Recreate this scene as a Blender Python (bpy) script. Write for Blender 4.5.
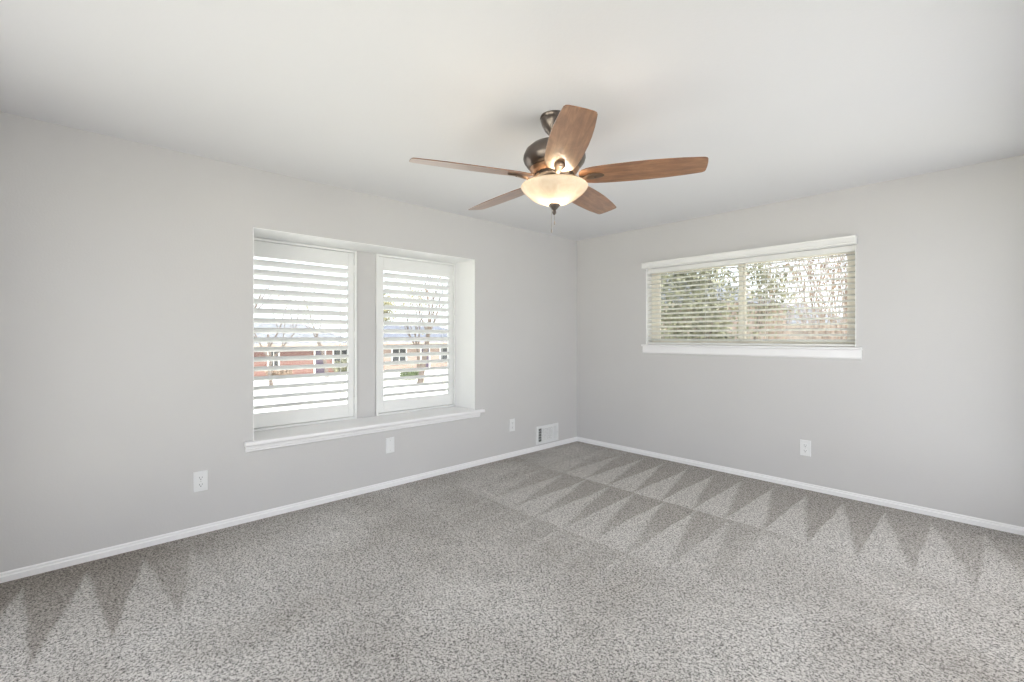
import bpy, bmesh, math, random
from mathutils import Vector, Matrix, Euler
random.seed(7)
for o in list(bpy.data.objects): bpy.data.objects.remove(o)
S = bpy.context.scene
COL = S.collection
R = math.radians

# ------------------------------------------------------------------ camera
CAMX, CAMY, CAMZ = 3.555, -4.419, 1.27
cd = bpy.data.cameras.new('camera'); cam = bpy.data.objects.new('camera', cd); COL.objects.link(cam)
cd.sensor_fit = 'HORIZONTAL'; cd.sensor_width = 36.0; cd.lens = 458.0 / 1024.0 * 36.0
cd.shift_y = -4.5 / 1024.0            # horizon sits 4.5 px above the middle
cd.clip_start = 0.02; cd.clip_end = 300
cam.location = (CAMX, CAMY, CAMZ); cam.rotation_euler = (R(90), 0, R(46.9))
S.camera = cam

# ------------------------------------------------------------------ world, sun, exposure
w = bpy.data.worlds.new('sky'); S.world = w; w.use_nodes = True
nt = w.node_tree; nt.nodes.clear()
wo = nt.nodes.new('ShaderNodeOutputWorld'); bg = nt.nodes.new('ShaderNodeBackground')
sky = nt.nodes.new('ShaderNodeTexSky'); sky.sky_type = 'NISHITA'; sky.sun_disc = False
sky.sun_elevation = R(50); sky.sun_rotation = R(90); sky.air_density = 1.0; sky.dust_density = 3.0; sky.ozone_density = 1.0
mixw = nt.nodes.new('ShaderNodeMix'); mixw.data_type = 'RGBA'; mixw.inputs[0].default_value = 0.75
mixw.inputs[7].default_value = (9.0, 9.6, 10.4, 1)
nt.links.new(sky.outputs[0], mixw.inputs[6]); nt.links.new(mixw.outputs[2], bg.inputs[0])
bg.inputs[1].default_value = 0.26
nt.links.new(bg.outputs[0], wo.inputs[0])

def lamp(name, kind, loc, rot, energy, color=(1, 1, 1), **k):
    d = bpy.data.lights.new(name, kind); d.energy = energy; d.color = color
    for a, b in k.items(): setattr(d, a, b)
    o = bpy.data.objects.new(name, d); COL.objects.link(o); o.location = loc; o.rotation_euler = rot
    return o
# sun high over the house on the side opposite the wide window; runs parallel to the other windows
sdir = Vector((0.42, 0.0, 0.906))
lamp('sun', 'SUN', (10, 0, 12), sdir.to_track_quat('Z', 'Y').to_euler(), 12.0, (1.0, 0.955, 0.905), angle=R(0.6))
# added fill lamps at two made-up openings, out of view behind and beside the camera
lamp('rear_fill_lamp', 'AREA', (2.2, -5.12, 1.10), (R(87), 0, 0), 22, (0.955, 0.96, 1.0), shape='RECTANGLE', size=3.0, size_y=2.0)
lamp('side_fill_lamp', 'AREA', (3.80, -1.6, 1.05), (0, R(87), 0), 14, (1.0, 0.98, 0.985), shape='RECTANGLE', size=1.9, size_y=2.3)
# sampling portals in the two visible window openings (they give no light of their own)
for nm, loc, rot, sx_, sy_ in (('portal_wide_window', (-0.42, -2.575, 1.288), (0, R(-90), 0), 1.48, 1.96), ('portal_high_window', (1.86, 0.21, 1.59), (R(-90), 0, 0), 1.83, 0.81)):
    l = lamp(nm, 'AREA', loc, rot, 1, shape='RECTANGLE', size=sx_, size_y=sy_); l.data.cycles.is_portal = True

S.view_settings.view_transform = 'Standard'; S.view_settings.look = 'None'
S.view_settings.exposure = 0.07; S.view_settings.gamma = 1.0
S.view_settings.use_curve_mapping = False
S.render.film_transparent = False

# ------------------------------------------------------------------ material helpers
def newmat(name):
    m = bpy.data.materials.new(name); m.use_nodes = True
    return m, m.node_tree, m.node_tree.nodes['Principled BSDF']
def N(t, kind, **k):
    n = t.nodes.new(kind)
    for a, b in k.items(): setattr(n, a, b)
    return n
def math_(t, op, a, b=None, c=None, clamp=False):
    n = t.nodes.new('ShaderNodeMath'); n.operation = op; n.use_clamp = clamp
    for i, v in enumerate((a, b, c)):
        if v is None: continue
        if isinstance(v, (int, float)): n.inputs[i].default_value = v
        else: t.links.new(v, n.inputs[i])
    return n.outputs[0]
def ramp(t, fac, stops):
    r = t.nodes.new('ShaderNodeValToRGB'); e = r.color_ramp.elements
    while len(e) < len(stops): e.new(0.5)
    for i, (p, c) in enumerate(stops): e[i].position = p; e[i].color = (*c, 1)
    t.links.new(fac, r.inputs[0]); return r.outputs[0]
def noise(t, vec, scale, detail=3, rough=0.5, dist=0.0):
    n = t.nodes.new('ShaderNodeTexNoise'); n.inputs['Scale'].default_value = scale
    n.inputs['Detail'].default_value = detail; n.inputs['Roughness'].default_value = rough; n.inputs['Distortion'].default_value = dist
    if vec is not None: t.links.new(vec, n.inputs['Vector'])
    return n.outputs[0]
def coord(t, which='Object', scale=None):
    c = t.nodes.new('ShaderNodeTexCoord').outputs[which]
    if scale:
        mp = t.nodes.new('ShaderNodeMapping'); mp.inputs['Scale'].default_value = scale; t.links.new(c, mp.inputs[0]); return mp.outputs[0]
    return c
def bump(t, b, h, strength, dist):
    n = t.nodes.new('ShaderNodeBump'); n.inputs['Strength'].default_value = strength; n.inputs['Distance'].default_value = dist
    t.links.new(h, n.inputs['Height']); t.links.new(n.outputs[0], b.inputs['Normal'])
def paint(name, col, rough=0.6, var=0.03, scale=3.0, tex=0.0, texscale=180, metallic=0.0, coat=0.0):
    m, t, b = newmat(name)
    c = coord(t)
    n = noise(t, c, scale, 4)
    lo = tuple(x * (1 - var) for x in col); hi = tuple(min(1, x * (1 + var)) for x in col)
    t.links.new(ramp(t, n, [(0.3, lo), (0.7, hi)]), b.inputs['Base Color'])
    b.inputs['Roughness'].default_value = rough; b.inputs['Metallic'].default_value = metallic
    b.inputs['Coat Weight'].default_value = coat
    if tex: bump(t, b, noise(t, c, texscale, 2), tex, 0.002)
    return m

M = {}
M['wall'] = paint('wall_paint', (0.62, 0.607, 0.602), 0.75, 0.012, 1.5, 0.25, 90)
M['ceil'] = paint('ceiling_paint', (0.775, 0.771, 0.784), 0.85, 0.01, 1.0, 0.2, 70)
M['trim'] = paint('white_trim_paint', (0.89, 0.88, 0.885), 0.38, 0.01, 4)
M['reveal'] = paint('white_reveal_paint', (0.90, 0.90, 0.89), 0.6, 0.012, 4, 0.1, 60)
M['shutter'] = paint('shutter_white_lacquer', (0.85, 0.85, 0.835), 0.35, 0.01, 4)
M['blind'] = paint('blind_white_vinyl', (0.85, 0.845, 0.82), 0.4, 0.01, 6)
M['alu'] = paint('cream_window_frame', (0.88, 0.84, 0.75), 0.45, 0.03, 6)
def translucent_paint(name, col, rough, amt):
    m = paint(name, col, rough, 0.01, 6); t = m.node_tree; b = t.nodes['Principled BSDF']; o = t.nodes['Material Output']
    mx = N(t, 'ShaderNodeMixShader'); tl = N(t, 'ShaderNodeBsdfTranslucent'); tl.inputs[0].default_value = (*col, 1); mx.inputs[0].default_value = amt
    t.links.new(b.outputs[0], mx.inputs[1]); t.links.new(tl.outputs[0], mx.inputs[2]); t.links.new(mx.outputs[0], o.inputs['Surface'])
    return m
M['slatm'] = translucent_paint('blind_slat_vinyl', (0.93, 0.925, 0.89), 0.4, 0.4)
M['plastic'] = paint('white_plastic', (0.82, 0.82, 0.82), 0.3, 0.01, 8)
M['slot'] = paint('dark_slot', (0.05, 0.05, 0.055), 0.7, 0.05, 8)
M['screw'] = paint('painted_screw', (0.6, 0.6, 0.58), 0.35, 0.02, 8)
M['bracket'] = paint('antique_bronze_bracket', (0.19, 0.13, 0.09), 0.42, 0.15, 30, metallic=0.75)
M['bronze'] = paint('oil_rubbed_bronze', (0.15, 0.125, 0.11), 0.30, 0.04, 14, metallic=0.85)
M['bronze_hi'] = paint('copper_rubbed_bronze', (0.34, 0.20, 0.12), 0.35, 0.15, 16, metallic=0.8)
M['chain'] = paint('antique_chain', (0.45, 0.40, 0.36), 0.4, 0.05, 50, metallic=0.7)
M['cord'] = paint('white_cord', (0.75, 0.74, 0.70), 0.8, 0.03, 80)
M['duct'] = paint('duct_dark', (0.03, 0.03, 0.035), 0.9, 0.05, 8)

def glass():
    m = bpy.data.materials.new('window_glass'); m.use_nodes = True; t = m.node_tree; t.nodes.clear()
    o = N(t, 'ShaderNodeOutputMaterial'); mx = N(t, 'ShaderNodeMixShader'); tr = N(t, 'ShaderNodeBsdfTransparent'); gl = N(t, 'ShaderNodeBsdfGlossy')
    gl.inputs['Roughness'].default_value = 0.02; tr.inputs[0].default_value = (0.97, 0.98, 0.975, 1)
    fr = N(t, 'ShaderNodeFresnel'); fr.inputs[0].default_value = 1.3
    t.links.new(fr.outputs[0], mx.inputs[0]); t.links.new(tr.outputs[0], mx.inputs[1]); t.links.new(gl.outputs[0], mx.inputs[2]); t.links.new(mx.outputs[0], o.inputs[0])
    return m
M['glass'] = glass()

def alabaster():
    m = bpy.data.materials.new('alabaster_glass'); m.use_nodes = True; t = m.node_tree; t.nodes.clear()
    o = N(t, 'ShaderNodeOutputMaterial'); mx = N(t, 'ShaderNodeMixShader'); tl = N(t, 'ShaderNodeBsdfTranslucent'); p = N(t, 'ShaderNodeBsdfPrincipled')
    c = coord(t); n = noise(t, c, 14, 5, 0.6, 1.5)
    col = ramp(t, n, [(0.3, (0.84, 0.74, 0.60)), (0.7, (0.95, 0.89, 0.79))])
    dk = N(t, 'ShaderNodeMix', data_type='RGBA'); dk.blend_type = 'MULTIPLY'; dk.inputs[0].default_value = 1; dk.inputs[7].default_value = (0.42, 0.38, 0.33, 1)
    t.links.new(col, dk.inputs[6]); t.links.new(dk.outputs[2], tl.inputs[0]); t.links.new(col, p.inputs['Base Color']); p.inputs['Roughness'].default_value = 0.25
    mx.inputs[0].default_value = 0.5
    t.links.new(tl.outputs[0], mx.inputs[1]); t.links.new(p.outputs[0], mx.inputs[2]); t.links.new(mx.outputs[0], o.inputs[0])
    return m
M['alabaster'] = alabaster()
def emis(name, col, s):
    m = bpy.data.materials.new(name); m.use_nodes = True; t = m.node_tree; t.nodes.clear()
    o = N(t, 'ShaderNodeOutputMaterial'); e = N(t, 'ShaderNodeEmission'); e.inputs[0].default_value = (*col, 1); e.inputs[1].default_value = s
    t.links.new(e.outputs[0], o.inputs[0]); return m
M['bulb'] = emis('lit_bulb', (1.0, 0.78, 0.5), 14)

def blade_wood():
    m, t, b = newmat('walnut_blade')
    c = coord(t, 'Object', (2.2, 26, 26)); n = noise(t, c, 1.6, 6, 0.65, 0.8)
    c2 = coord(t, 'Object', (6, 9, 9)); n2 = noise(t, c2, 1.0, 4, 0.6, 1.0)
    f = math_(t, 'ADD', math_(t, 'MULTIPLY', n, 0.6), math_(t, 'MULTIPLY', n2, 0.4))
    t.links.new(ramp(t, f, [(0.34, (0.11, 0.048, 0.02)), (0.5, (0.26, 0.12, 0.055)), (0.66, (0.42, 0.22, 0.11))]), b.inputs['Base Color'])
    b.inputs['Roughness'].default_value = 0.38; b.inputs['Coat Weight'].default_value = 1.0; b.inputs['Coat Roughness'].default_value = 0.28
    return m
M['walnut'] = blade_wood()

def carpet():
    m, t, b = newmat('cut_pile_carpet')
    c = coord(t)
    sx = N(t, 'ShaderNodeSeparateXYZ')
    # slow wobble so the vacuum strokes are not ruler straight
    wv = N(t, 'ShaderNodeTexNoise'); wv.inputs['Scale'].default_value = 2.2; wv.inputs['Detail'].default_value = 3
    t.links.new(c, wv.inputs['Vector'])
    vm = N(t, 'ShaderNodeVectorMath', operation='MULTIPLY_ADD'); t.links.new(wv.outputs['Color'], vm.inputs[0])
    vm.inputs[1].default_value = (0.05, 0.05, 0); t.links.new(c, vm.inputs[2])
    t.links.new(vm.outputs[0], sx.inputs[0]); X, Y = sx.outputs[0], sx.outputs[1]
    X = math_(t, 'SUBTRACT', X, 0.025); Y = math_(t, 'SUBTRACT', Y, 0.025)
    # rows of wedge strokes pushed towards the window wall
    d = math_(t, 'DIVIDE', math_(t, 'SUBTRACT', math_(t, 'MULTIPLY', Y, -1), 0.17), 0.96)
    row = math_(t, 'FLOOR', d); fr = math_(t, 'FRACT', d)
    u = math_(t, 'DIVIDE', math_(t, 'SUBTRACT', X, math_(t, 'MULTIPLY', fr, math_(t, 'MULTIPLY', row, 0.03))), 0.248)
    u = math_(t, 'FRACT', math_(t, 'ADD', u, math_(t, 'MULTIPLY', row, -0.12)))
    wedge = math_(t, 'MULTIPLY', math_(t, 'SUBTRACT', fr, u), 7, clamp=False)
    wedge = math_(t, 'ADD', wedge, 0.5, clamp=True)
    wedge = math_(t, 'MULTIPLY', wedge, math_(t, 'MULTIPLY', u, 30, clamp=True))
    wedge = math_(t, 'MULTIPLY', wedge, math_(t, 'GREATER_THAN', d, 0))
    # strength: strong in the first two rows, fading into the room and towards the side wall
    fy = math_(t, 'SUBTRACT', 1.0, math_(t, 'DIVIDE', math_(t, 'SUBTRACT', math_(t, 'MULTIPLY', Y, -1), 1.5), 1.25), clamp=True)
    fx = math_(t, 'DIVIDE', math_(t, 'SUBTRACT', X, 0.25), 0.8, clamp=True)
    fxr = math_(t, 'SUBTRACT', 1.0, math_(t, 'DIVIDE', math_(t, 'SUBTRACT', X, 2.9), 1.6), clamp=True)
    far = math_(t, 'SUBTRACT', 1.0, math_(t, 'MULTIPLY', math_(t, 'MULTIPLY', row, 0.9), math_(t, 'DIVIDE', math_(t, 'SUBTRACT', X, 2.1), 0.5, clamp=True)), clamp=True)
    st = math_(t, 'MULTIPLY', math_(t, 'MULTIPLY', math_(t, 'MULTIPLY', fy, fx), fxr), far)
    # strokes square to the side wall in the near corner
    d2 = math_(t, 'DIVIDE', math_(t, 'SUBTRACT', X, 0.17), 0.82)
    u2 = math_(t, 'FRACT', math_(t, 'DIVIDE', math_(t, 'ADD', Y, math_(t, 'ADD', math_(t, 'MULTIPLY', d2, 0.04), 0.063)), 0.235))
    tri = math_(t, 'MULTIPLY', math_(t, 'ABSOLUTE', math_(t, 'SUBTRACT', u2, 0.5)), 2)
    w2 = math_(t, 'ADD', math_(t, 'MULTIPLY', math_(t, 'SUBTRACT', d2, tri), 6), 0.5, clamp=True)
    s2 = math_(t, 'SUBTRACT', 1.0, math_(t, 'DIVIDE', math_(t, 'SUBTRACT', X, 0.95), 0.15), clamp=True)
    s2 = math_(t, 'MULTIPLY', s2, math_(t, 'DIVIDE', math_(t, 'SUBTRACT', -3.75, Y), 0.5, clamp=True))
    big = noise(t, c, 1.3, 4, 0.55, 0.6)
    base = math_(t, 'ADD', 0.62, math_(t, 'MULTIPLY', math_(t, 'SUBTRACT', big, 0.5), 1.5))
    A = math_(t, 'ADD', 0.30, math_(t, 'MULTIPLY', wedge, 0.52))
    v = math_(t, 'ADD', math_(t, 'MULTIPLY', base, math_(t, 'SUBTRACT', 1, st)), math_(t, 'MULTIPLY', A, st))
    B = math_(t, 'ADD', 0.12, math_(t, 'MULTIPLY', w2, 0.52))
    v = math_(t, 'ADD', math_(t, 'MULTIPLY', v, math_(t, 'SUBTRACT', 1, s2)), math_(t, 'MULTIPLY', B, s2))
    # pile colour gets darker towards the left wall
    edge = math_(t, 'SUBTRACT', 1, math_(t, 'DIVIDE', X, 0.35), clamp=True)
    v = math_(t, 'SUBTRACT', v, math_(t, 'MULTIPLY', edge, 0.25), clamp=True)
    n1 = noise(t, c, 100, 3, 0.8); n2 = noise(t, c, 230, 2, 0.7)
    sp = math_(t, 'ADD', math_(t, 'MULTIPLY', n1, 0.65), math_(t, 'MULTIPLY', n2, 0.35))
    k = math_(t, 'ADD', math_(t, 'MULTIPLY', math_(t, 'SUBTRACT', sp, 0.475), 6.5), 0.5, clamp=True)
    dark = ramp(t, v, [(0.0, (0.05, 0.044, 0.039)), (1.0, (0.075, 0.07, 0.065))])
    lite = ramp(t, v, [(0.0, (0.40, 0.365, 0.33)), (1.0, (0.80, 0.775, 0.745))])
    mx = N(t, 'ShaderNodeMix', data_type='RGBA'); t.links.new(k, mx.inputs[0]); t.links.new(dark, mx.inputs[6]); t.links.new(lite, mx.inputs[7])
    t.links.new(mx.outputs[2], b.inputs['Base Color']); b.inputs['Roughness'].default_value = 0.95
    b.inputs['Specular IOR Level'].default_value = 0.1
    bump(t, b, sp, 0.4, 0.006)
    return m
M['carpet'] = carpet()

def brick(name, c1, c2, mortar, scale=1.0):
    m, t, b = newmat(name)
    c = coord(t)
    s = N(t, 'ShaderNodeSeparateXYZ'); t.links.new(c, s.inputs[0])
    cb = N(t, 'ShaderNodeCombineXYZ'); t.links.new(math_(t, 'ADD', s.outputs[0], s.outputs[1]), cb.inputs[0]); t.links.new(s.outputs[2], cb.inputs[1])
    br = N(t, 'ShaderNodeTexBrick'); t.links.new(cb.outputs[0], br.inputs['Vector'])
    br.inputs['Color1'].default_value = (*c1, 1); br.inputs['Color2'].default_value = (*c2, 1); br.inputs['Mortar'].default_value = (*mortar, 1)
    br.inputs['Scale'].default_value = scale; br.inputs['Brick Width'].default_value = 0.22; br.inputs['Row Height'].default_value = 0.075; br.inputs['Mortar Size'].default_value = 0.008
    t.links.new(br.outputs[0], b.inputs['Base Color']); b.inputs['Roughness'].default_value = 0.9
    return m
M['brick'] = brick('red_brick', (0.137, 0.054, 0.047), (0.173, 0.083, 0.072), (0.187, 0.144, 0.130))
M['brick2'] = brick('tan_brick', (0.216, 0.151, 0.130), (0.259, 0.194, 0.173), (0.288, 0.259, 0.238))
M['roof'] = paint('grey_shingles', (0.122, 0.130, 0.144), 0.9, 0.25, 3)
M['roof2'] = paint('slate_blue_shingles', (0.094, 0.104, 0.130), 0.9, 0.25, 3)
M['white_ext'] = paint('white_siding', (0.85, 0.85, 0.83), 0.6, 0.03, 3)
M['darkglass'] = paint('dark_pane', (0.022, 0.025, 0.029), 0.15, 0.2, 2)
M['door'] = paint('dark_front_door', (0.050, 0.036, 0.065), 0.4, 0.1, 2)
M['lawn'] = paint('pale_winter_grass', (0.70, 0.68, 0.55), 0.95, 0.12, 1.2, 0.4, 30)
M['conc'] = paint('bright_concrete', (0.78, 0.77, 0.74), 0.85, 0.04, 2)
M['bark'] = paint('grey_brown_bark', (0.115, 0.094, 0.079), 0.9, 0.25, 8)
M['bark_pale'] = paint('pale_tan_bark', (0.259, 0.202, 0.166), 0.9, 0.25, 10)
M['leaf'] = paint('olive_leaves', (0.194, 0.198, 0.133), 0.6, 0.4, 3)
M['leaf_dark'] = paint('dark_green_leaves', (0.115, 0.151, 0.072), 0.6, 0.45, 3)
M['leaf_gold'] = paint('yellow_green_leaves', (0.288, 0.274, 0.158), 0.6, 0.35, 3)
M['leaf_tan'] = paint('dry_tan_leaves', (0.245, 0.180, 0.137), 0.7, 0.35, 3)
M['fence'] = paint('weathered_fence_boards', (0.317, 0.266, 0.230), 0.85, 0.25, 4)

# ------------------------------------------------------------------ geometry helpers
def tag(o, label=None, cat=None, group=None, kind=None):
    if label: o['label'] = label
    if cat: o['category'] = cat
    if group: o['group'] = group
    if kind: o['kind'] = kind
    return o
def obj(name, bm, mat, parent=None, smooth=None, bevel=0, kind=None):
    bmesh.ops.recalc_face_normals(bm, faces=bm.faces[:])
    me = bpy.data.meshes.new(name); bm.to_mesh(me); bm.free()
    for m in (mat if isinstance(mat, (list, tuple)) else [mat]): me.materials.append(m)
    o = bpy.data.objects.new(name, me); COL.objects.link(o)
    if smooth is not None:
        for p in me.polygons: p.use_smooth = True
        me.set_sharp_from_angle(angle=R(smooth))
    if bevel:
        md = o.modifiers.new('bevel', 'BEVEL'); md.width = bevel; md.segments = 2; md.limit_method = 'ANGLE'; md.angle_limit = R(40)
    if parent: o.parent = parent
    if kind: o['kind'] = kind
    return o
def empty(name, loc, rz=0):
    o = bpy.data.objects.new(name, None); o.empty_display_size = 0.1; COL.objects.link(o); o.location = loc; o.rotation_euler = (0, 0, rz)
    return o
def box(bm, x0, x1, y0, y1, z0, z1, mat=0, mtx=None):
    v = [bm.verts.new((x, y, z)) for x in (x0, x1) for y in (y0, y1) for z in (z0, z1)]
    if mtx is not None:
        for q in v: q.co = mtx @ q.co
    for f in ((0, 1, 3, 2), (4, 6, 7, 5), (0, 4, 5, 1), (2, 3, 7, 6), (0, 2, 6, 4), (1, 5, 7, 3)):
        bm.faces.new([v[i] for i in f]).material_index = mat
    return v
def B1(*a): b = bmesh.new(); box(b, *a); return b
def lathe(prof, n=40, bm=None, c=(0, 0, 0), close=False):
    bm = bm or bmesh.new(); rings = []
    for r, z in prof:
        if r < 1e-5: rings.append([bm.verts.new((c[0], c[1], c[2] + z))])
        else: rings.append([bm.verts.new((c[0] + r * math.cos(2 * math.pi * i / n), c[1] + r * math.sin(2 * math.pi * i / n), c[2] + z)) for i in range(n)])
    for a, b in zip(rings, rings[1:]):
        for i in range(n):
            j = (i + 1) % n
            if len(a) == 1 and len(b) == 1: continue
            if len(a) == 1: bm.faces.new((a[0], b[i], b[j]))
            elif len(b) == 1: bm.faces.new((a[i], a[j], b[0]))
            else: bm.faces.new((a[i], a[j], b[j], b[i]))
    return bm
def tube(bm, pts, rad, n=8, cap=True):
    pts = [Vector(p) for p in pts]; rings = []
    for i, p in enumerate(pts):
        d = (pts[min(i + 1, len(pts) - 1)] - pts[max(i - 1, 0)]).normalized()
        a = d.orthogonal().normalized() if i == 0 else (last - last.dot(d) * d).normalized()
        last = a; b = d.cross(a)
        r = rad[i] if isinstance(rad, (list, tuple)) else rad
        rings.append([bm.verts.new(p + r * (math.cos(2 * math.pi * k / n) * a + math.sin(2 * math.pi * k / n) * b)) for k in range(n)])
    for a, b in zip(rings, rings[1:]):
        for k in range(n): bm.faces.new((a[k], a[(k + 1) % n], b[(k + 1) % n], b[k]))
    if cap: bm.faces.new(rings[0][::-1]); bm.faces.new(rings[-1])
    return bm
def extrude_profile(prof, axis, a, b, bm=None):
    """prof: list of (u,z); axis 'y': u is x and it runs along y; axis 'x': u is y"""
    bm = bm or bmesh.new()
    f = (lambda u, z, t: (u, t, z)) if axis == 'y' else (lambda u, z, t: (t, u, z))
    A = [bm.verts.new(f(u, z, a)) for u, z in prof]; Bv = [bm.verts.new(f(u, z, b)) for u, z in prof]
    n = len(prof)
    for i in range(n): bm.faces.new((A[i], A[(i + 1) % n], Bv[(i + 1) % n], Bv[i]))
    bm.faces.new(A[::-1]); bm.faces.new(Bv)
    return bm
def wall_with_hole(x0, x1, y0, y1, z0, z1, hole=None):
    """wall along its long axis with one opening (a,b,za,zb)"""
    bm = bmesh.new()
    if not hole: box(bm, x0, x1, y0, y1, z0, z1); return bm
    a, b, za, zb = hole
    if (x1 - x0) < (y1 - y0):
        box(bm, x0, x1, y0, a, z0, z1); box(bm, x0, x1, b, y1, z0, z1); box(bm, x0, x1, a, b, z0, za); box(bm, x0, x1, a, b, zb, z1)
    else:
        box(bm, x0, a, y0, y1, z0, z1); box(bm, b, x1, y0, y1, z0, z1); box(bm, a, b, y0, y1, z0, za); box(bm, a, b, y0, y1, zb, z1)
    return bm

# ------------------------------------------------------------------ the room
RX, RY, RZ = 3.88, -5.20, 2.44
LW = (-3.558, -1.593, 0.545, 2.031)     # wide shuttered window opening (y0,y1,z0,z1)
BW = (0.942, 2.777, 1.185, 2.000)       # high window opening (x0,x1,z0,z1)
obj('floor', B1(-0.42, RX + 0.15, RY - 0.15, 0.22, -0.2, -0.008), M['carpet'], kind='structure')
obj('ceiling', B1(-0.42, RX + 0.15, RY - 0.15, 0.22, RZ, RZ + 0.2), M['ceil'], kind='structure')
obj('sun_block_slab', B1(-0.45, RX + 1.6, RY - 0.4, 0.25, RZ + 0.2, RZ + 0.3), M['trim'], kind='structure')  # unseen overhang added to keep direct sun out of the right-hand glazing
obj('wall_left', wall_with_hole(-0.40, 0, RY - 0.15, 0.2, -0.008, RZ, LW), M['wall'], kind='structure')
obj('wall_back', wall_with_hole(0, RX + 0.15, 0, 0.2, -0.008, RZ, BW), M['wall'], kind='structure')
obj('wall_right', wall_with_hole(RX, RX + 0.15, RY - 0.15, 0, -0.008, RZ, (-3.1, -0.1, 0.1, 2.3)), M['wall'], kind='structure')
obj('wall_rear', wall_with_hole(0, RX, RY - 0.15, RY, -0.008, RZ, (0.5, 3.5, 0.06, 2.1)), M['wall'], kind='structure')

bb = [(0.0, -0.008), (0.014, -0.008), (0.014, 0.022), (0.007, 0.027), (0.007, 0.037), (0.003, 0.043), (0.0, 0.043)]
obj('baseboard_left', extrude_profile(bb, 'y', RY, 0.0), M['trim'], smooth=25, kind='structure')
obj('baseboard_back', extrude_profile([(-u, z) for u, z in bb], 'x', 0.0, RX), M['trim'], smooth=25, kind='structure')
obj('baseboard_right', extrude_profile([(RX - u, z) for u, z in bb], 'y', RY, 0.0), M['trim'], smooth=25, kind='structure')

# made-up glazed doors behind the camera, added to let in more light
d1 = empty('added_door_1', (2.0, RY - 0.07, 0.06)); tag(d1, kind='structure')
f = bmesh.new()
for x in (-1.5, -0.03, 1.44): box(f, x, x + 0.06, -0.03, 0.03, 0, 2.04)
box(f, -1.44, 1.44, -0.03, 0.03, 0, 0.08); box(f, -1.44, 1.44, -0.03, 0.03, 1.97, 2.04)
obj('added_door_frame', f, M['trim'], d1)
obj('added_door_glass', B1(-1.44, 1.44, -0.004, 0.004, 0.08, 1.97), M['glass'], d1)

# unseen glazing added in the right wall to even out the room light
w3 = empty('added_window_3', (RX + 0.07, -1.6, 0.1)); tag(w3, kind='structure')
f = bmesh.new()
for y in (-1.5, -0.53, 0.47, 1.44): box(f, -0.03, 0.03, y, y + 0.06, 0, 2.2)
box(f, -0.03, 0.03, -1.44, 1.44, 0, 0.07); box(f, -0.03, 0.03, -1.44, 1.44, 2.13, 2.2)
obj('window_frame', f, M['trim'], w3)
obj('window_glass', B1(-0.004, 0.004, -1.44, 1.44, 0.07, 2.13), M['glass'], w3)

# ------------------------------------------------------------------ wide window: lining, post, stool, panes
DX = -0.33
y0, y1, z0, z1 = LW
w1 = empty('window_1', (0, (y0 + y1) / 2, z0)); tag(w1, kind='structure')
def rel(o, e):
    """keep world placement while parenting to an unrotated empty"""
    o.parent = e; o.location = o.location - e.location; return o
lin = bmesh.new(); t_ = 0.006
box(lin, -0.398, -0.0005, y0, y0 + t_, z0, z1); box(lin, -0.398, -0.0005, y1 - t_, y1, z0, z1); box(lin, -0.398, -0.0005, y0 + t_, y1 - t_, z1 - t_, z1)
rel(obj('window_lining', lin, M['reveal'], bevel=0.002), w1)
rel(obj('window_post', B1(-0.398, DX - 0.004, -2.660, -2.480, z0, z1 - t_), M['wall'], bevel=0.003), w1)
fr = bmesh.new()
for a, b in ((y0 + t_, -2.66), (-2.48, y1 - t_)):
    box(fr, -0.395, -0.375, a, a + 0.04, z0, z1 - t_); box(fr, -0.395, -0.375, b - 0.04, b, z0, z1 - t_)
    box(fr, -0.395, -0.375, a + 0.04, b - 0.04, z0, z0 + 0.05); box(fr, -0.395, -0.375, a + 0.04, b - 0.04, z1 - 0.05, z1 - t_)
rel(obj('window_frame', fr, M['trim']), w1)
gp = bmesh.new()
for a, b in ((y0 + t_, -2.66), (-2.48, y1 - t_)): box(gp, -0.389, -0.385, a + 0.04, b - 0.04, z0 + 0.05, z1 - 0.05)
rel(obj('window_glass', gp, M['glass']), w1)
# stool with rounded nose, and the apron under it
st = bmesh.new()
prof = [(-0.40, z0 - 0.03), (0.036, z0 - 0.03), (0.043, z0 - 0.024), (0.045, z0 - 0.015), (0.043, z0 - 0.006), (0.036, z0 + 0.001), (-0.40, z0 + 0.001)]
extrude_profile(prof, 'y', y0 + 0.001, y1 - 0.001, st)
prof2 = [(0.0005, z0 - 0.03)] + prof[1:6] + [(0.0005, z0 + 0.001)]
extrude_profile(prof2, 'y', -3.612, y0 + 0.001, st); extrude_profile(prof2, 'y', y1 - 0.001, -1.500, st)
obj('trim_1', st, M['trim'], smooth=30, kind='structure')
ap = [(0.0005, z0 - 0.0305), (0.020, z0 - 0.0305), (0.020, z0 - 0.052), (0.014, z0 - 0.057), (0.014, z0 - 0.068), (0.006, z0 - 0.074), (0.0005, z0 - 0.074)]
obj('trim_2', extrude_profile(ap, 'y', -3.605, -1.540), M['trim'], smooth=25, kind='structure')

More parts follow.
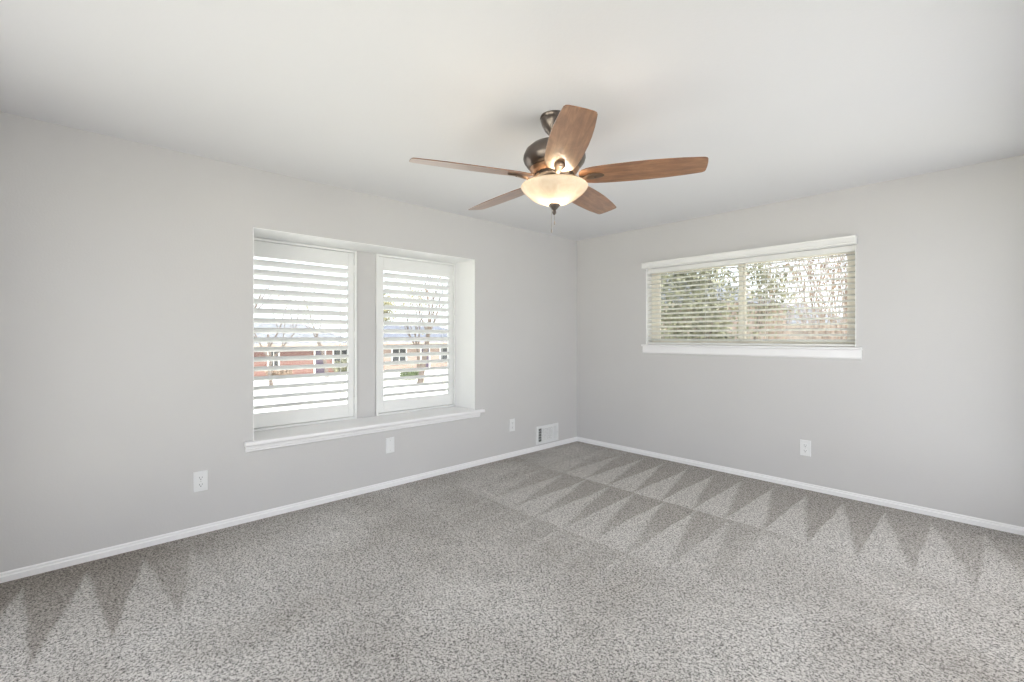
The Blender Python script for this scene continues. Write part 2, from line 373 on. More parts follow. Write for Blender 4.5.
# ------------------------------------------------------------------ plantation shutters
def louver_mesh(L, wd, th, n=16):
    bm = bmesh.new(); rings = []
    for y in (-L / 2, L / 2):
        rings.append([bm.verts.new((wd / 2 * math.cos(2 * math.pi * k / n), y, th / 2 * math.sin(2 * math.pi * k / n))) for k in range(n)])
    for k in range(n): bm.faces.new((rings[0][k], rings[0][(k + 1) % n], rings[1][(k + 1) % n], rings[1][k]))
    bm.faces.new(rings[0]); bm.faces.new(rings[1][::-1])
    return bm
def shutter(a, b, label):
    e = empty('plantation_shutter', (DX - 0.0, (a + b) / 2, z0 + 0.002)); W = b - a; H = z1 - t_ - z0 - 0.004
    tag(e, label, 'shutter', 'shutters in the wide window')
    fw = 0.022
    f = bmesh.new()     # hanging frame with a raised lip
    for s in (-1, 1):
        ya, yb = sorted((s * W / 2, s * (W / 2 - fw))); box(f, -0.036, 0.012, ya, yb, 0, H)
    box(f, -0.036, 0.012, -W / 2 + fw, W / 2 - fw, 0, 0.02); box(f, -0.036, 0.012, -W / 2 + fw, W / 2 - fw, H - 0.02, H)
    obj('shutter_frame', f, M['shutter'], e, bevel=0.002)
    pw = W / 2 - fw - 0.003; st_ = 0.050; lo, hi = 0.023, H - 0.023
    rb, rt = 0.682 - z0 - 0.002, 1.880 - z0 - 0.002
    for s in (-1, 1):
        ya, yb = sorted((s * pw, s * (pw - st_))); obj('stile', B1(-0.026, 0.003, ya, yb, lo, hi), M['shutter'], e, bevel=0.002)
    obj('bottom_rail', B1(-0.026, 0.003, -pw + st_, pw - st_, lo, rb), M['shutter'], e, bevel=0.002)
    obj('top_rail', B1(-0.026, 0.003, -pw + st_, pw - st_, rt, hi), M['shutter'], e, bevel=0.002)
    n = 16; p = (rt - rb - 0.012) / n; L = 2 * (pw - st_) - 0.004
    src = None
    for i in range(n):
        z = rb + 0.006 + p * (i + 0.5)
        if src is None: src = lv = obj('louver', louver_mesh(L, 0.086, 0.011), M['shutter'], e, smooth=50)
        else:
            lv = src.copy(); COL.objects.link(lv); lv.parent = e
        lv.location = (-0.0115, 0, z); lv.rotation_euler = (0, R(-27), 0)
    # thin metal tilt rod tucked at the outer ends of the louvers
    r = tube(bmesh.new(), [(-0.054, pw - st_ - 0.045, rb + 0.03), (-0.054, pw - st_ - 0.045, rt - 0.03)], 0.0035, 6)
    obj('tilt_rod', r, M['screw'], e, smooth=40)
    for z in (0.16, H / 2, H - 0.16):
        obj('hinge', tube(bmesh.new(), [(0.008, pw + 0.002, z - 0.03), (0.008, pw + 0.002, z + 0.03)], 0.0045, 8), M['shutter'], e, smooth=40)
    return e
shutter(y0 + t_ + 0.001, -2.662, 'white plantation shutter panel left of the window post, its left edge hidden by the wall')
shutter(-2.478, y1 - t_ - 0.001, 'white plantation shutter panel right of the window post, beside the white recess side')

# ------------------------------------------------------------------ high window on the back wall
x0, x1, bz0, bz1 = BW
w2 = empty('window_2', ((x0 + x1) / 2, 0.1, bz0)); tag(w2, kind='structure')
lin = bmesh.new()
box(lin, x0, x0 + t_, 0.0005, 0.199, bz0, bz1); box(lin, x1 - t_, x1, 0.0005, 0.199, bz0, bz1); box(lin, x0 + t_, x1 - t_, 0.0005, 0.199, bz1 - t_, bz1)
rel(obj('window_lining', lin, M['reveal']), w2)
fr = bmesh.new(); ya, yb = 0.105, 0.145
box(fr, x0 + t_, x0 + 0.085, ya, yb, bz0, bz1 - t_); box(fr, x1 - 0.062, x1 - t_, ya, yb, bz0, bz1 - t_)
box(fr, x0 + 0.085, x1 - 0.062, ya, yb, bz0, bz0 + 0.035); box(fr, x0 + 0.085, x1 - 0.062, ya, yb, bz1 - 0.040, bz1 - t_)
box(fr, 1.868, 1.900, ya - 0.012, yb, bz0 + 0.035, bz1 - 0.040)
# sliding sash rails inside the outer frame
for a, b in ((x0 + 0.085, 1.868), (1.900, x1 - 0.062)):
    box(fr, a, a + 0.016, ya + 0.008, yb - 0.008, bz0 + 0.035, bz1 - 0.040); box(fr, b - 0.016, b, ya + 0.008, yb - 0.008, bz0 + 0.035, bz1 - 0.040)
    box(fr, a + 0.016, b - 0.016, ya + 0.008, yb - 0.008, bz0 + 0.035, bz0 + 0.052); box(fr, a + 0.016, b - 0.016, ya + 0.008, yb - 0.008, bz1 - 0.055, bz1 - 0.040)
rel(obj('window_frame', fr, M['alu'], bevel=0.002), w2)
rel(obj('window_glass', B1(x0 + 0.100, x1 - 0.077, 0.128, 0.132, bz0 + 0.052, bz1 - 0.055), M['glass']), w2)
st = bmesh.new()
pr = [(0.199, bz0 - 0.02), (-0.030, bz0 - 0.02), (-0.035, bz0 - 0.014), (-0.036, bz0 - 0.008), (-0.033, bz0 - 0.001), (-0.026, bz0 + 0.001), (0.199, bz0 + 0.001)]
extrude_profile(pr, 'x', x0 + 0.001, x1 - 0.001, st)
pr2 = [(-0.0005, bz0 - 0.02)] + pr[1:6] + [(-0.0005, bz0 + 0.001)]
extrude_profile(pr2, 'x', 0.905, x0 + 0.001, st); extrude_profile(pr2, 'x', x1 - 0.001, 2.818, st)
obj('trim_3', st, M['trim'], smooth=30, kind='structure')
ap = [(-0.0005, bz0 - 0.0205), (-0.018, bz0 - 0.0205), (-0.018, bz0 - 0.080), (-0.012, bz0 - 0.090), (-0.0005, bz0 - 0.095)]
obj('trim_4', extrude_profile(ap, 'x', 0.912, 2.812), M['trim'], smooth=25, kind='structure')

# window blind
bl = empty('window_blind', ((x0 + x1) / 2, 0.045, bz0 + 0.001)); tag(bl, 'long white slatted blind with a white valance on the high window', 'blind')
bx = (x1 - x0) / 2 - t_ - 0.004; top = bz1 - bz0
val = bmesh.new()
vp = [(-0.112, top - 0.010), (-0.118, top + 0.000), (-0.114, top + 0.010), (-0.114, top + 0.040), (-0.120, top + 0.047), (-0.120, top + 0.052), (-0.106, top + 0.052), (-0.106, top - 0.010)]
extrude_profile(vp, 'x', -0.928, 0.926, val)
box(val, -0.928, -0.918, -0.106, -0.0465, top - 0.010, top + 0.052); box(val, 0.916, 0.926, -0.106, -0.0465, top - 0.010, top + 0.052)
obj('valance', val, M['blind'], bl, smooth=25)
obj('headrail', B1(-bx, bx, -0.026, 0.026, top - t_ - 0.050, top - t_ - 0.004), M['blind'], bl, bevel=0.002)
obj('bottom_rail', B1(-bx, bx, -0.025, 0.025, 0.004, 0.022), M['blind'], bl, bevel=0.004)
def slat_mesh(L, wd=0.050, th=0.003, crown=0.003, n=8):
    bm = bmesh.new(); up = []; dn = []
    for k in range(n + 1):
        u = -wd / 2 + wd * k / n; z = crown * (1 - (2 * u / wd) ** 2)
        up.append((u, z + th / 2)); dn.append((u, z - th / 2))
    return extrude_profile(up + dn[::-1], 'x', -L / 2, L / 2, bm)
src = None; ns = 16; sp0, sp1 = 0.050, top - t_ - 0.075
for i in range(ns):
    if src is None: src = s = obj('slat', slat_mesh(2 * bx), M['slatm'], bl, smooth=30)
    else: s = src.copy(); COL.objects.link(s); s.parent = bl
    s.location = (0, 0, sp0 + (sp1 - sp0) * i / (ns - 1)); s.rotation_euler = (R(20), 0, 0)
for x in (-0.80, -0.28, 0.26, 0.83):
    c = bmesh.new()
    for yy in (-0.027, 0.027): tube(c, [(x, yy, 0.02), (x, yy, top - 0.05)], 0.0011, 5)
    for i in range(ns):
        z = sp0 + (sp1 - sp0) * i / (ns - 1) - 0.006
        tube(c, [(x, -0.027, z - 0.006), (x, 0.027, z + 0.006)], 0.0007, 4)
    obj('ladder_cord', c, M['cord'], bl)

# ------------------------------------------------------------------ wall plates and floor register
def wall_plate(loc, rz, label, kind):
    """built facing -y in its own frame, base on the wall"""
    e = empty('wall_outlet' if kind == 'outlet' else 'wall_plate', loc, rz)
    tag(e, label, 'outlet' if kind == 'outlet' else 'wall plate')
    pw, ph = 0.040, 0.066
    p = bmesh.new()
    v = box(p, -pw, pw, -0.006, -0.0002, -ph, ph)
    for q in v:
        if q.co.y < -0.003: q.co.x *= 0.95; q.co.z *= 0.97
    obj('cover_plate', p, M['plastic'], e, bevel=0.0015)
    def disc(bm, x, z, r, y0_, y1_, n=16, sx=1, sz=1, flat=None):
        A = []; Bq = []
        for k in range(n):
            a = 2 * math.pi * k / n; px, pz = r * sx * math.cos(a), r * sz * math.sin(a)
            if flat: pz = max(-flat, min(flat, pz))
            A.append(bm.verts.new((x + px, y0_, z + pz))); Bq.append(bm.verts.new((x + px, y1_, z + pz)))
        for k in range(n): bm.faces.new((A[k], A[(k + 1) % n], Bq[(k + 1) % n], Bq[k]))
        bm.faces.new(A); bm.faces.new(Bq[::-1])
    if kind == 'outlet':
        for zc in (0.0225, -0.0225):
            b = bmesh.new(); disc(b, 0, zc, 0.0195, -0.009, -0.0055, 24, flat=0.0155)
            r = obj('receptacle', b, M['plastic'], e, bevel=0.0006)
            s = bmesh.new(); box(s, -0.0085, -0.0060, -0.0094, -0.0088, zc - 0.002, zc + 0.0075); box(s, 0.0060, 0.0085, -0.0094, -0.0088, zc - 0.001, zc + 0.0065)
            disc(s, 0, zc - 0.0085, 0.003, -0.0094, -0.0088, 10)
            obj('socket_slots', s, M['slot'], r)
        s = bmesh.new(); disc(s, 0, 0, 0.0035, -0.0075, -0.0055, 12); obj('screw', s, M['screw'], e)
    else:
        for zc in (0.042, -0.042):
            s = bmesh.new(); disc(s, 0, zc, 0.0033, -0.0072, -0.0055, 12); obj('screw', s, M['screw'], e)
    return e
LWROT = R(90)          # face +x
wall_plate((0, -3.863, 0.331), LWROT, 'white duplex outlet low on the long wall, left of the shuttered window', 'outlet')
wall_plate((0, -2.514, 0.345), LWROT, 'blank white wall plate just below the shuttered window sill', 'blank')
wall_plate((0, -1.092, 0.329), LWROT, 'white duplex outlet low on the wall, left of the white air register', 'outlet')
wall_plate((2.433, 0, 0.336), 0, 'white duplex outlet low on the wall under the high window', 'outlet')

rg = empty('air_register', (0, -0.541, 0.159), LWROT); tag(rg, 'white louvered air register low on the wall near the room corner', 'vent')
hw, hh = 0.185, 0.101
f = bmesh.new(); hole_w, hole_h = 0.152, 0.074
box(f, -hw, -hole_w, -0.010, -0.0003, -hh, hh); box(f, hole_w, hw, -0.010, -0.0003, -hh, hh)
box(f, -hole_w, hole_w, -0.010, -0.0003, -hh, -hole_h); box(f, -hole_w, hole_w, -0.010, -0.0003, hole_h, hh)
box(f, -0.098, -0.086, -0.009, -0.0003, -hole_h, hole_h); box(f, 0.086, 0.098, -0.009, -0.0003, -hole_h, hole_h)
obj('register_frame', f, M['plastic'], rg, bevel=0.0015)
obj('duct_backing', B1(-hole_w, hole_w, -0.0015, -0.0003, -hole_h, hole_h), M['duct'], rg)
f = bmesh.new()
for k in range(12):
    z = -hole_h + 0.006 + k * (2 * hole_h - 0.012) / 11
    mt = Matrix.Translation((0, -0.006, z)) @ Matrix.Rotation(R(58), 4, 'X')
    box(f, -0.086, 0.086, -0.0055, 0.0055, -0.0006, 0.0006, 0, mt)
obj('centre_vanes', f, M['plastic'], rg)
for s in (-1, 1):
    f = bmesh.new()
    for k in range(5):
        x = s * (0.1045 + k * 0.0105)
        mt = Matrix.Translation((x, -0.0055, 0)) @ Matrix.Rotation(R(-40 if s < 0 else 40), 4, 'Z')
        box(f, -0.0005, 0.0005, -0.0045, 0.0045, -hole_h, hole_h, 0, mt)
    for q in range(1, 5):
        z = -hole_h + q * 2 * hole_h / 5; box(f, s * 0.098 if s > 0 else -0.152, s * 0.152 if s > 0 else -0.098, -0.004, -0.002, z - 0.002, z + 0.002)
    obj('side_vanes', f, M['plastic'], rg)
obj('damper_lever', B1(0.162, 0.168, -0.020, -0.010, -0.012, 0.012), M['plastic'], rg, bevel=0.001)

# ------------------------------------------------------------------ ceiling fan
FX, FY = 1.928, -2.588
fan = empty('ceiling_fan', (FX, FY, RZ)); tag(fan, 'five-blade ceiling fan in dark bronze and walnut with a lit alabaster bowl', 'ceiling fan')
Z = lambda z: z - RZ
obj('canopy', lathe([(0, Z(2.4398)), (0.074, Z(2.4398)), (0.076, Z(2.432)), (0.072, Z(2.424)), (0.073, Z(2.418)), (0.066, Z(2.395)), (0.050, Z(2.365)), (0.034, Z(2.348)), (0.026, Z(2.340)), (0.0, Z(2.338))]), M['bronze'], fan, smooth=35)
obj('downrod', lathe([(0, Z(2.350)), (0.015, Z(2.350)), (0.015, Z(2.325)), (0.024, Z(2.320)), (0.026, Z(2.308)), (0, Z(2.300))], 24), M['bronze'], fan, smooth=35)
obj('motor_housing', lathe([(0, Z(2.3030)), (0.045, Z(2.3030)), (0.085, Z(2.2970)), (0.125, Z(2.2810)), (0.152, Z(2.2570)), (0.164, Z(2.2310)), (0.166, Z(2.2150)), (0.160, Z(2.1960)), (0.146, Z(2.1770)), (0.132, Z(2.1650)), (0.0, Z(2.1630))], 56), M['bronze'], fan, smooth=40)
obj('motor_band', lathe([(0.0, Z(2.1635)), (0.128, Z(2.1635)), (0.132, Z(2.1590)), (0.122, Z(2.1430)), (0.105, Z(2.1340)), (0.0, Z(2.1330))], 56), M['bronze_hi'], fan, smooth=40)
# vented lower plate
vp_ = lathe([(0.0, Z(2.1335)), (0.098, Z(2.1335)), (0.100, Z(2.1260)), (0.094, Z(2.1170)), (0.0, Z(2.1160))], 48)
for k in range(20):
    a = 2 * math.pi * k / 20; mt = Matrix.Rotation(a, 4, 'Z') @ Matrix.Translation((0.094, 0, Z(2.1280)))
    box(vp_, -0.008, 0.010, -0.004, 0.004, -0.010, 0.007, 0, mt)
obj('flywheel', vp_, M['bronze'], fan, smooth=40)
obj('light_fitter', lathe([(0, Z(2.1170)), (0.060, Z(2.1170)), (0.064, Z(2.1090)), (0.060, Z(2.0970)), (0.048, Z(2.0890)), (0.030, Z(2.0850)), (0.012, Z(2.0810)), (0.009, Z(2.0710)), (0.009, Z(1.9770)), (0, Z(1.9760))], 40), M['bronze'], fan, smooth=40)

# blades
def outline():
    # (x, half width upper, half width lower) of a blade that widens, then narrows to a squared tip
    xs = [0.132, 0.137, 0.150, 0.175, 0.21, 0.26, 0.32, 0.40, 0.48, 0.56, 0.64, 0.70, 0.738, 0.750]
    hw_ = [0.022, 0.040, 0.056, 0.069, 0.077, 0.082, 0.085, 0.087, 0.087, 0.084, 0.078, 0.071, 0.066, 0.060]
    return xs, hw_
def blade_mesh():
    xs, hw_ = outline(); th = 0.0045
    pts = [(x, h) for x, h in zip(xs, hw_)] + [(0.755, 0.050), (0.758, 0.020)]
    pts = pts + [(x, -h) for x, h in pts[::-1]]
    bm = bmesh.new(); A = [bm.verts.new((x, y, th / 2)) for x, y in pts]; Bq = [bm.verts.new((x, y, -th / 2)) for x, y in pts]
    n = len(pts)
    bm.faces.new(A); bm.faces.new(Bq[::-1])
    for i in range(n): bm.faces.new((A[i], Bq[i], Bq[(i + 1) % n], A[(i + 1) % n]))
    return bm
def iron_mesh():
    """curved bronze bracket: a strap from the flywheel that swells into a teardrop plate under the blade"""
    bm = bmesh.new()
    st_ = [(0.070, 0.022, 0.022, 0.010), (0.095, 0.017, 0.016, 0.010), (0.115, 0.011, -0.004, 0.011), (0.135, 0.009, -0.015, 0.011), (0.155, 0.012, -0.016, 0.010),
           (0.172, 0.020, -0.014, 0.008), (0.190, 0.027, -0.011, 0.006), (0.212, 0.029, -0.0085, 0.005), (0.234, 0.025, -0.0075, 0.004), (0.252, 0.015, -0.007, 0.004), (0.262, 0.005, -0.0065, 0.003)]
    rings = []
    for x, h, z, t in st_:
        rings.append([bm.verts.new(p) for p in ((x, -h, z + t / 2), (x, -h * 0.75, z - t / 2), (x, 0, z - t / 2 - 0.002), (x, h * 0.75, z - t / 2), (x, h, z + t / 2))])
    for a, b in zip(rings, rings[1:]):
        for k in range(5): bm.faces.new((a[k], a[(k + 1) % 5], b[(k + 1) % 5], b[k]))
    bm.faces.new(rings[0]); bm.faces.new(rings[-1][::-1])
    return bm
def screws_mesh():
    bm = bmesh.new()
    for x, y in ((0.215, 0.0),):
        lathe([(0, -0.0165), (0.004, -0.0155), (0.005, -0.012), (0.005, -0.008)], 10, bm, (x, y, 0))
    return bm
bsrc = None
PITCH = R(12)
for k in range(5):
    ang = R(31.2 + 72 * k)
    if bsrc is None:
        bsrc = [obj('fan_blade', blade_mesh(), M['walnut'], fan, bevel=0.0015), obj('blade_bracket', iron_mesh(), M['bracket'], None, smooth=50), obj('bracket_screw', screws_mesh(), M['bronze'], None, smooth=50)]
        bsrc[1].parent = bsrc[0]; bsrc[2].parent = bsrc[0]; b = bsrc[0]
    else:
        b = bsrc[0].copy(); COL.objects.link(b); b.parent = fan
        for q in bsrc[1:]: c = q.copy(); COL.objects.link(c); c.parent = b
    b.location = (0, 0, Z(2.110))
    b.rotation_mode = 'XYZ'
    b.rotation_euler = (Matrix.Rotation(ang, 4, 'Z') @ Matrix.Rotation(-PITCH, 4, 'X')).to_euler()
# alabaster bowl (open at the top), bulb, finial, pull chains
outer = [(0.172, Z(2.0740)), (0.177, Z(2.0680)), (0.176, Z(2.0600)), (0.166, Z(2.0460)), (0.148, Z(2.0280)), (0.122, Z(2.0070)), (0.092, Z(1.9900)), (0.060, Z(1.9790)), (0.030, Z(1.9740)), (0.012, Z(1.9730))]
obj('glass_bowl', lathe(outer, 64), M['alabaster'], fan, smooth=60)
bulb_prof = [(0, 0.045), (0.010, 0.045), (0.013, 0.038), (0.014, 0.028), (0.024, 0.008), (0.027, -0.008), (0.022, -0.024), (0.010, -0.033), (0, -0.034)]
for a in (60, 180, 300):
    q = obj('light_bulb', lathe(bulb_prof, 20), M['bulb'], fan, smooth=60); q.location = (0.045 * math.cos(R(a)), 0.045 * math.sin(R(a)), Z(2.0320))
obj('finial', lathe([(0, Z(1.9760)), (0.027, Z(1.9760)), (0.031, Z(1.9690)), (0.027, Z(1.9610)), (0.016, Z(1.9500)), (0.009, Z(1.9420)), (0.009, Z(1.9380)), (0.0115, Z(1.9320)), (0.009, Z(1.9240)), (0.004, Z(1.9180)), (0, Z(1.9150))], 28), M['bronze'], fan, smooth=40)
rv = Vector((math.cos(R(46.9)), math.sin(R(46.9)), 0))
for off, zb, L in ((-0.015, 1.972, 1.843), (0.004, 1.925, 1.885)):
    c = bmesh.new(); px, py = rv.x * off, rv.y * off - (0.004 if off > 0 else 0)
    tube(c, [(px, py, Z(zb)), (px, py, Z(L))], 0.0010, 6)
    z = zb
    while z > L: lathe([(0, 0.0016), (0.0016, 0), (0, -0.0016)], 6, c, (px, py, Z(z))); z -= 0.005
    ch = obj('pull_chain', c, M['chain'], fan)
    obj('chain_pull', lathe([(0, 0), (0.003, -0.003), (0.0042, -0.012), (0.003, -0.020), (0, -0.022)], 12, None, (px, py, Z(L))), M['chain'], ch, smooth=50)
# the bulbs' own light (inside the bowl)
l = lamp('fan_bulb_light', 'POINT', (FX, FY, 2.022), (0, 0, 0), 7.0, (1.0, 0.89, 0.77), shadow_soft_size=0.03)

# ------------------------------------------------------------------ outside: ground, houses, trees
def ground():
    bm = bmesh.new()
    zx = lambda x: -0.30 if x > -3 else -0.30 + (x + 3) * 0.047
    xs = [-60, -40, -31, -20, -12, -7, -3, -0.41]
    for a, b in zip(xs, xs[1:]):
        v = [bm.verts.new(p) for p in ((a, -30, zx(a)), (b, -30, zx(b)), (b, 50, zx(b)), (a, 50, zx(a)))]; bm.faces.new(v)
    v = [bm.verts.new(p) for p in ((-0.41, 0.21, -0.3), (40, 0.21, -0.3), (40, 50, -0.3), (-0.41, 50, -0.3))]; bm.faces.new(v)
    v = [bm.verts.new(p) for p in ((-0.41, -30, -0.3), (40, -30, -0.3), (40, -5.36, -0.3), (-0.41, -5.36, -0.3))]; bm.faces.new(v)
    return bm, zx
g, zx = ground()
tag(obj('ground', g, M['lawn']), kind='structure')
dv = bmesh.new()
for a, b in ((-18, -12), (-12, -7), (-7, -3)):
    v = [dv.verts.new(p) for p in ((a, -6, zx(a) + 0.02), (b, -6, zx(b) + 0.02), (b, 6.5, zx(b) + 0.02), (a, 6.5, zx(a) + 0.02))]; dv.faces.new(v)
tag(obj('driveway', dv, M['conc']), kind='structure')
rd = bmesh.new(); v = [rd.verts.new(p) for p in ((-27, -28, zx(-27) + 0.04), (-19, -28, zx(-19) + 0.04), (-19, 48, zx(-19) + 0.04), (-27, 48, zx(-27) + 0.04))]; rd.faces.new(v)
tag(obj('street', rd, M['conc']), kind='structure')

def house(loc, rz, L, D, H, rise, wallm, roofm, label, openings, hip=True):
    """front faces local -y, centred on x"""
    e = empty('house', loc, rz); tag(e, label, 'house')
    obj('house_wall', B1(-L / 2, L / 2, 0, D, -0.3, H), wallm, e)
    o = 0.5; bm = bmesh.new(); i = D / 2 if hip else 0
    P = [(-L / 2 - o, -o, H), (L / 2 + o, -o, H), (L / 2 + o, D + o, H), (-L / 2 - o, D + o, H), (-L / 2 - o + i, D / 2, H + rise), (L / 2 + o - i, D / 2, H + rise)]
    V = [bm.verts.new(p) for p in P]
    for f_ in ((0, 1, 5, 4), (1, 2, 5), (2, 3, 4, 5), (3, 0, 4), (3, 2, 1, 0)): bm.faces.new([V[k] for k in f_])
    obj('roof', bm, roofm, e)
    obj('fascia', B1(-L / 2 - o, L / 2 + o, -o - 0.03, -o, H - 0.18, H + 0.02), M['fence'], e)
    for kind, a, b, c, d in openings:
        f_ = bmesh.new(); box(f_, a - 0.08, b + 0.08, -0.06, -0.001, c - 0.08, d + 0.08)
        fo = obj({'w': 'window', 'd': 'front_door', 'g': 'garage_door'}[kind], f_, M['white_ext'], e)
        p = bmesh.new(); n = 2 if kind == 'w' else 1
        for q in range(n):
            box(p, a + (b - a) * q / n + 0.03, a + (b - a) * (q + 1) / n - 0.03, -0.075, -0.061, c, d)
        obj({'w': 'pane', 'd': 'door_leaf', 'g': 'door_panel'}[kind], p, {'w': M['darkglass'], 'd': M['door'], 'g': M['white_ext']}[kind], fo)
    return e
# across the street (local -y must face +x : rz = +90)
gz = zx(-34)
house((-34, 7.0, gz), R(90), 11.0, 8.0, 2.45, 1.8, M['brick'], M['roof'], 'low red brick house across the street with white trim and dark windows',
      [('w', -3.2, -2.4, 0.7, 2.0), ('w', -1.3, -0.6, 0.7, 2.0), ('d', 2.1, 2.9, 0.0, 2.1), ('w', 3.6, 4.8, 0.7, 2.0)])
house((-34, 20.5, gz), R(90), 12.5, 8.0, 2.5, 1.7, M['brick2'], M['roof2'], 'tan brick house with a slate blue roof beyond the leafless trees',
      [('w', -4.6, -3.2, 0.6, 2.0), ('d', -1.6, -0.7, 0.0, 2.1), ('w', 0.6, 2.2, 0.6, 2.0), ('g', 3.0, 5.6, 0.0, 2.1)])
# next door, seen through the high window (front faces -y : rz = 0)
house((-8.6, 13.5, -0.3), 0, 10.0, 7.0, 2.9, 1.7, M['brick2'], M['roof2'], 'neighbouring pink-tan brick house behind the evergreen shrub',
      [('w', -2.6, -1.2, 0.9, 2.1), ('w', 0.8, 2.0, 0.9, 2.1)])
house((-6.3, 30.0, -0.3), 0, 5.5, 6.0, 2.3, 1.6, M['brick'], M['roof'], 'small distant brick house far behind the board fence',
      [('w', -1.6, -0.5, 0.9, 2.0), ('w', 0.6, 1.7, 0.9, 2.0)])

def fence(xa, xb, y, h, label):
    bm = bmesh.new(); x = xa; rnd = random.Random(3)
    while x < xb:
        hh_ = h + rnd.uniform(-0.015, 0.015)
        V = box(bm, x, x + 0.13, y, y + 0.018, -0.3, -0.3 + hh_)
        x += 0.142
    e = empty('board_fence', (0, 0, 0)); tag(e, label, 'fence')
    obj('fence_boards', bm, M['fence'], e)
    for z in (0.1, 0.75, 1.35): obj('fence_rail', B1(xa, xb, y + 0.018, y + 0.056, z - 0.3, z - 0.21), M['fence'], e)
fence(-7.0, 4.5, 9.2, 1.75, 'weathered board fence behind the bare stems outside the high window')

def branch(bm, p, d, L, r, depth, rnd, tips, spread=0.5, up=0.12):
    pts = [p]; rad = [r]; n = 4; q = Vector(p); dd = Vector(d).normalized()
    for i in range(n):
        dd = (dd + Vector((rnd.uniform(-.16, .16), rnd.uniform(-.16, .16), rnd.uniform(-.05, .12) + up * 0.3))).normalized()
        q = q + dd * L / n; pts.append(q.copy()); rad.append(r * (1 - 0.5 * (i + 1) / n))
    tube(bm, pts, rad, 6 if depth > 1 else 4)
    tips.extend(pts[2:])
    if depth <= 0: return
    for k in range(rnd.choice((2, 3, 3))):
        j = rnd.choice((2, 3, 4)); a = Vector((rnd.uniform(-1, 1), rnd.uniform(-1, 1), rnd.uniform(-0.1, 0.9)))
        nd = (dd + a * spread).normalized()
        branch(bm, pts[j], nd, L * rnd.uniform(0.6, 0.8), rad[j] * 0.7, depth - 1, rnd, tips, spread, up)
def leaf_cloud(pts, n, r, size, rnd):
    bm = bmesh.new()
    for i in range(n):
        c = rnd.choice(pts); o_ = Vector((rnd.gauss(0, r), rnd.gauss(0, r), rnd.gauss(0, r * 0.8)))
        m = Matrix.Translation(Vector(c) + o_) @ Euler((rnd.uniform(0, 6.3), rnd.uniform(0, 6.3), rnd.uniform(0, 6.3))).to_matrix().to_4x4()
        s = size * rnd.uniform(0.6, 1.3)
        v = [bm.verts.new(m @ Vector(p)) for p in ((-s, 0, 0), (0, -s * 0.45, s * 0.12), (s, 0, 0), (0, s * 0.45, s * 0.12))]
        bm.faces.new((v[0], v[1], v[2])); bm.faces.new((v[0], v[2], v[3]))
    return bm
def tree(loc, h, seed, label, stems=1, r=0.12, depth=4, leaves=0, leafmat=None, leafsize=0.06, barkm='bark', lean=0.25, cat='tree', name='bare_tree', group=None, spread=0.5):
    rnd = random.Random(seed); e = empty(name, loc); tag(e, label, cat, group)
    bm = bmesh.new(); tips = []
    for s in range(stems):
        a = 2 * math.pi * s / stems + rnd.uniform(-.3, .3); k = lean if stems > 1 else 0.05
        branch(bm, Vector((math.cos(a) * 0.06 * (stems > 1), math.sin(a) * 0.06 * (stems > 1), 0)), Vector((math.cos(a) * k, math.sin(a) * k, 1)), h * 0.42, r, depth, rnd, tips, spread)
    obj('trunk', bm, M[barkm], e, smooth=60)
    if leaves:
        o = obj('foliage', leaf_cloud([t for t in tips if t.z > h * 0.2], leaves, h * 0.06, leafsize, rnd), M[leafmat], e); o['kind'] = 'stuff'
def shrub(loc, rx, ry, rz_, n, leafmat, label, size=0.05, name='evergreen_shrub', seed=1):
    rnd = random.Random(seed); e = empty(name, loc); tag(e, label, 'shrub')
    pts = []
    for i in range(n):
        while True:
            v = Vector((rnd.uniform(-1, 1), rnd.uniform(-1, 1), rnd.uniform(-1, 1)))
            if 0.45 < v.length < 1: break
        k = 1 + 0.18 * math.sin(5 * v.x + 3 * v.z) * math.cos(4 * v.y)
        pts.append(Vector((v.x * rx * k, v.y * ry * k, rz_ + v.z * rz_ * 0.98)))
    o = obj('foliage', leaf_cloud(pts, n * 3, 0.07, size, rnd), M[leafmat], e); o['kind'] = 'stuff'
    bm = bmesh.new(); tips = []
    for s in range(5): branch(bm, Vector((0, 0, 0)), Vector((rnd.uniform(-.5, .5), rnd.uniform(-.5, .5), 1)), rz_ * 0.8, 0.03, 2, rnd, tips)
    obj('stems', bm, M['bark'], e)

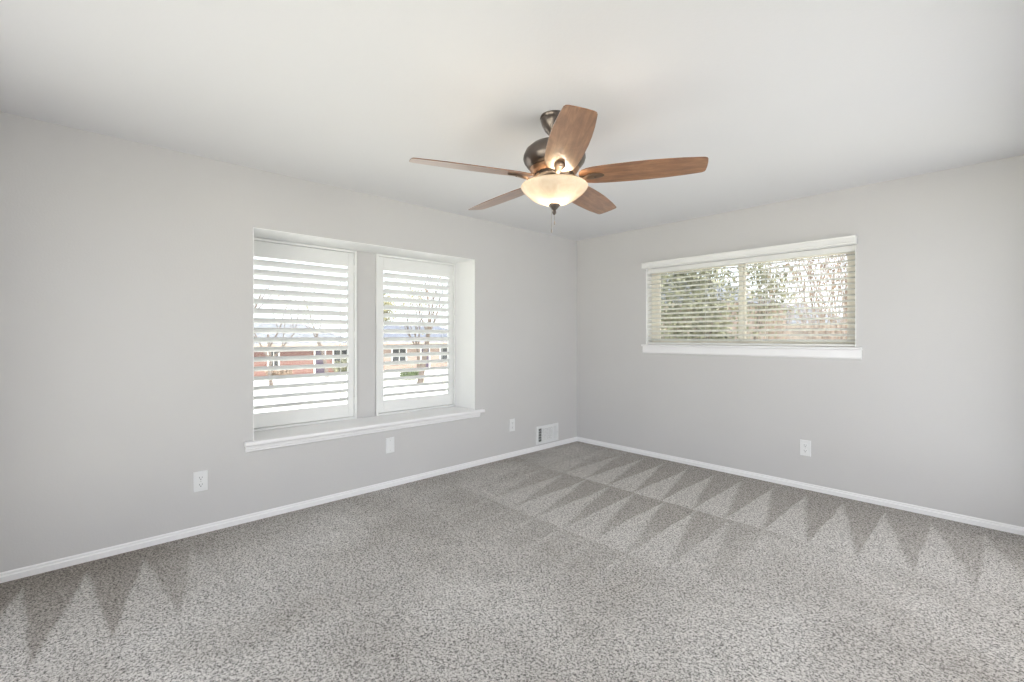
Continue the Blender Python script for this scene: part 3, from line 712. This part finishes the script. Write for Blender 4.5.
# trees on the street side
tree((-14.0, 6.45, zx(-14)), 6.5, 11, 'leafless tree with a forked trunk seen through the right shutter panel', r=0.15, depth=5, spread=0.7, leaves=500, leafmat='leaf_tan', leafsize=0.05)
tree((-16.5, -0.6, zx(-16.5)), 7.0, 5, 'leafless tree at the far left edge of the view through the left shutter panel', r=0.14, depth=5, spread=0.7)
tree((-20.5, 13.6, zx(-20.5)), 7.0, 21, 'leafless tree nearest the recess side, seen through the right shutter panel', r=0.15, depth=5, spread=0.7)
tree((-25.0, 6.6, zx(-25)), 6.5, 31, 'thin leafless tree standing before the red brick house', r=0.14, depth=5, spread=0.75, leaves=900, leafmat='leaf_gold', leafsize=0.06)
tree((-48.0, 4.6, zx(-48)), 9.5, 41, 'pale leafy tree rising behind the red brick house', r=0.25, depth=4, leaves=6000, leafmat='leaf_gold', leafsize=0.15, name='leafy_tree')
tree((-48.0, 22.0, zx(-48)), 9.0, 43, 'pale leafy tree rising behind the slate blue roof', r=0.25, depth=4, leaves=4500, leafmat='leaf_gold', leafsize=0.15, name='leafy_tree')
tree((-20.5, 2.2, zx(-20.5)), 6.0, 71, 'leafless tree across the street, behind the left half of the left shutter panel', r=0.11, depth=5, spread=0.8, leaves=700, leafmat='leaf_tan', leafsize=0.05)
tree((-19.0, 9.4, zx(-19.0)), 5.0, 73, 'leafless tree across the street, behind the left end of the right shutter panel', r=0.12, depth=5, spread=0.8, leaves=700, leafmat='leaf_gold', leafsize=0.07)
shrub((-32.0, 10.8, zx(-32)), 1.3, 0.9, 0.55, 500, 'leaf', 'low olive shrub at the wall of the red brick house', 0.12, seed=4)
shrub((-32.0, 5.9, zx(-32)), 1.0, 0.8, 0.4, 400, 'leaf_tan', 'low reddish-tan shrub before the brick house wall', 0.12, seed=14)
shrub((-17.5, 8.0, zx(-17.5)), 0.5, 0.5, 0.3, 400, 'leaf_dark', 'small dark shrub on the bright verge by the street', 0.06, seed=5)
# outside the high window
shrub((-0.35, 3.0, -0.3), 1.15, 0.7, 1.75, 6000, 'leaf', 'tall olive evergreen shrub filling the left pane of the high window', 0.04, seed=8)
tree((0.36, 4.9, -0.3), 3.4, 51, 'leafy young tree whose top crosses the middle of the high window', r=0.035, depth=2, leaves=900, leafmat='leaf', leafsize=0.05, barkm='bark', name='young_tree')
for i, (x, y, h_, sd, lb) in enumerate(((-0.2, 7.8, 5.4, 61, 'multi-stemmed bare shrub just right of the young leafy tree'), (2.0, 2.9, 4.2, 62, 'multi-stemmed bare shrub nearest the right end of the high window'),
                                     (1.75, 5.8, 4.8, 63, 'multi-stemmed bare shrub standing behind the nearest bare shrub'))):
    tree((x, y, -0.3), h_, sd, lb, stems=15, r=0.018, depth=3, barkm='bark_pale', lean=0.14, cat='shrub', name='bare_shrub', spread=0.35, leaves=1100, leafmat='leaf_tan', leafsize=0.03)
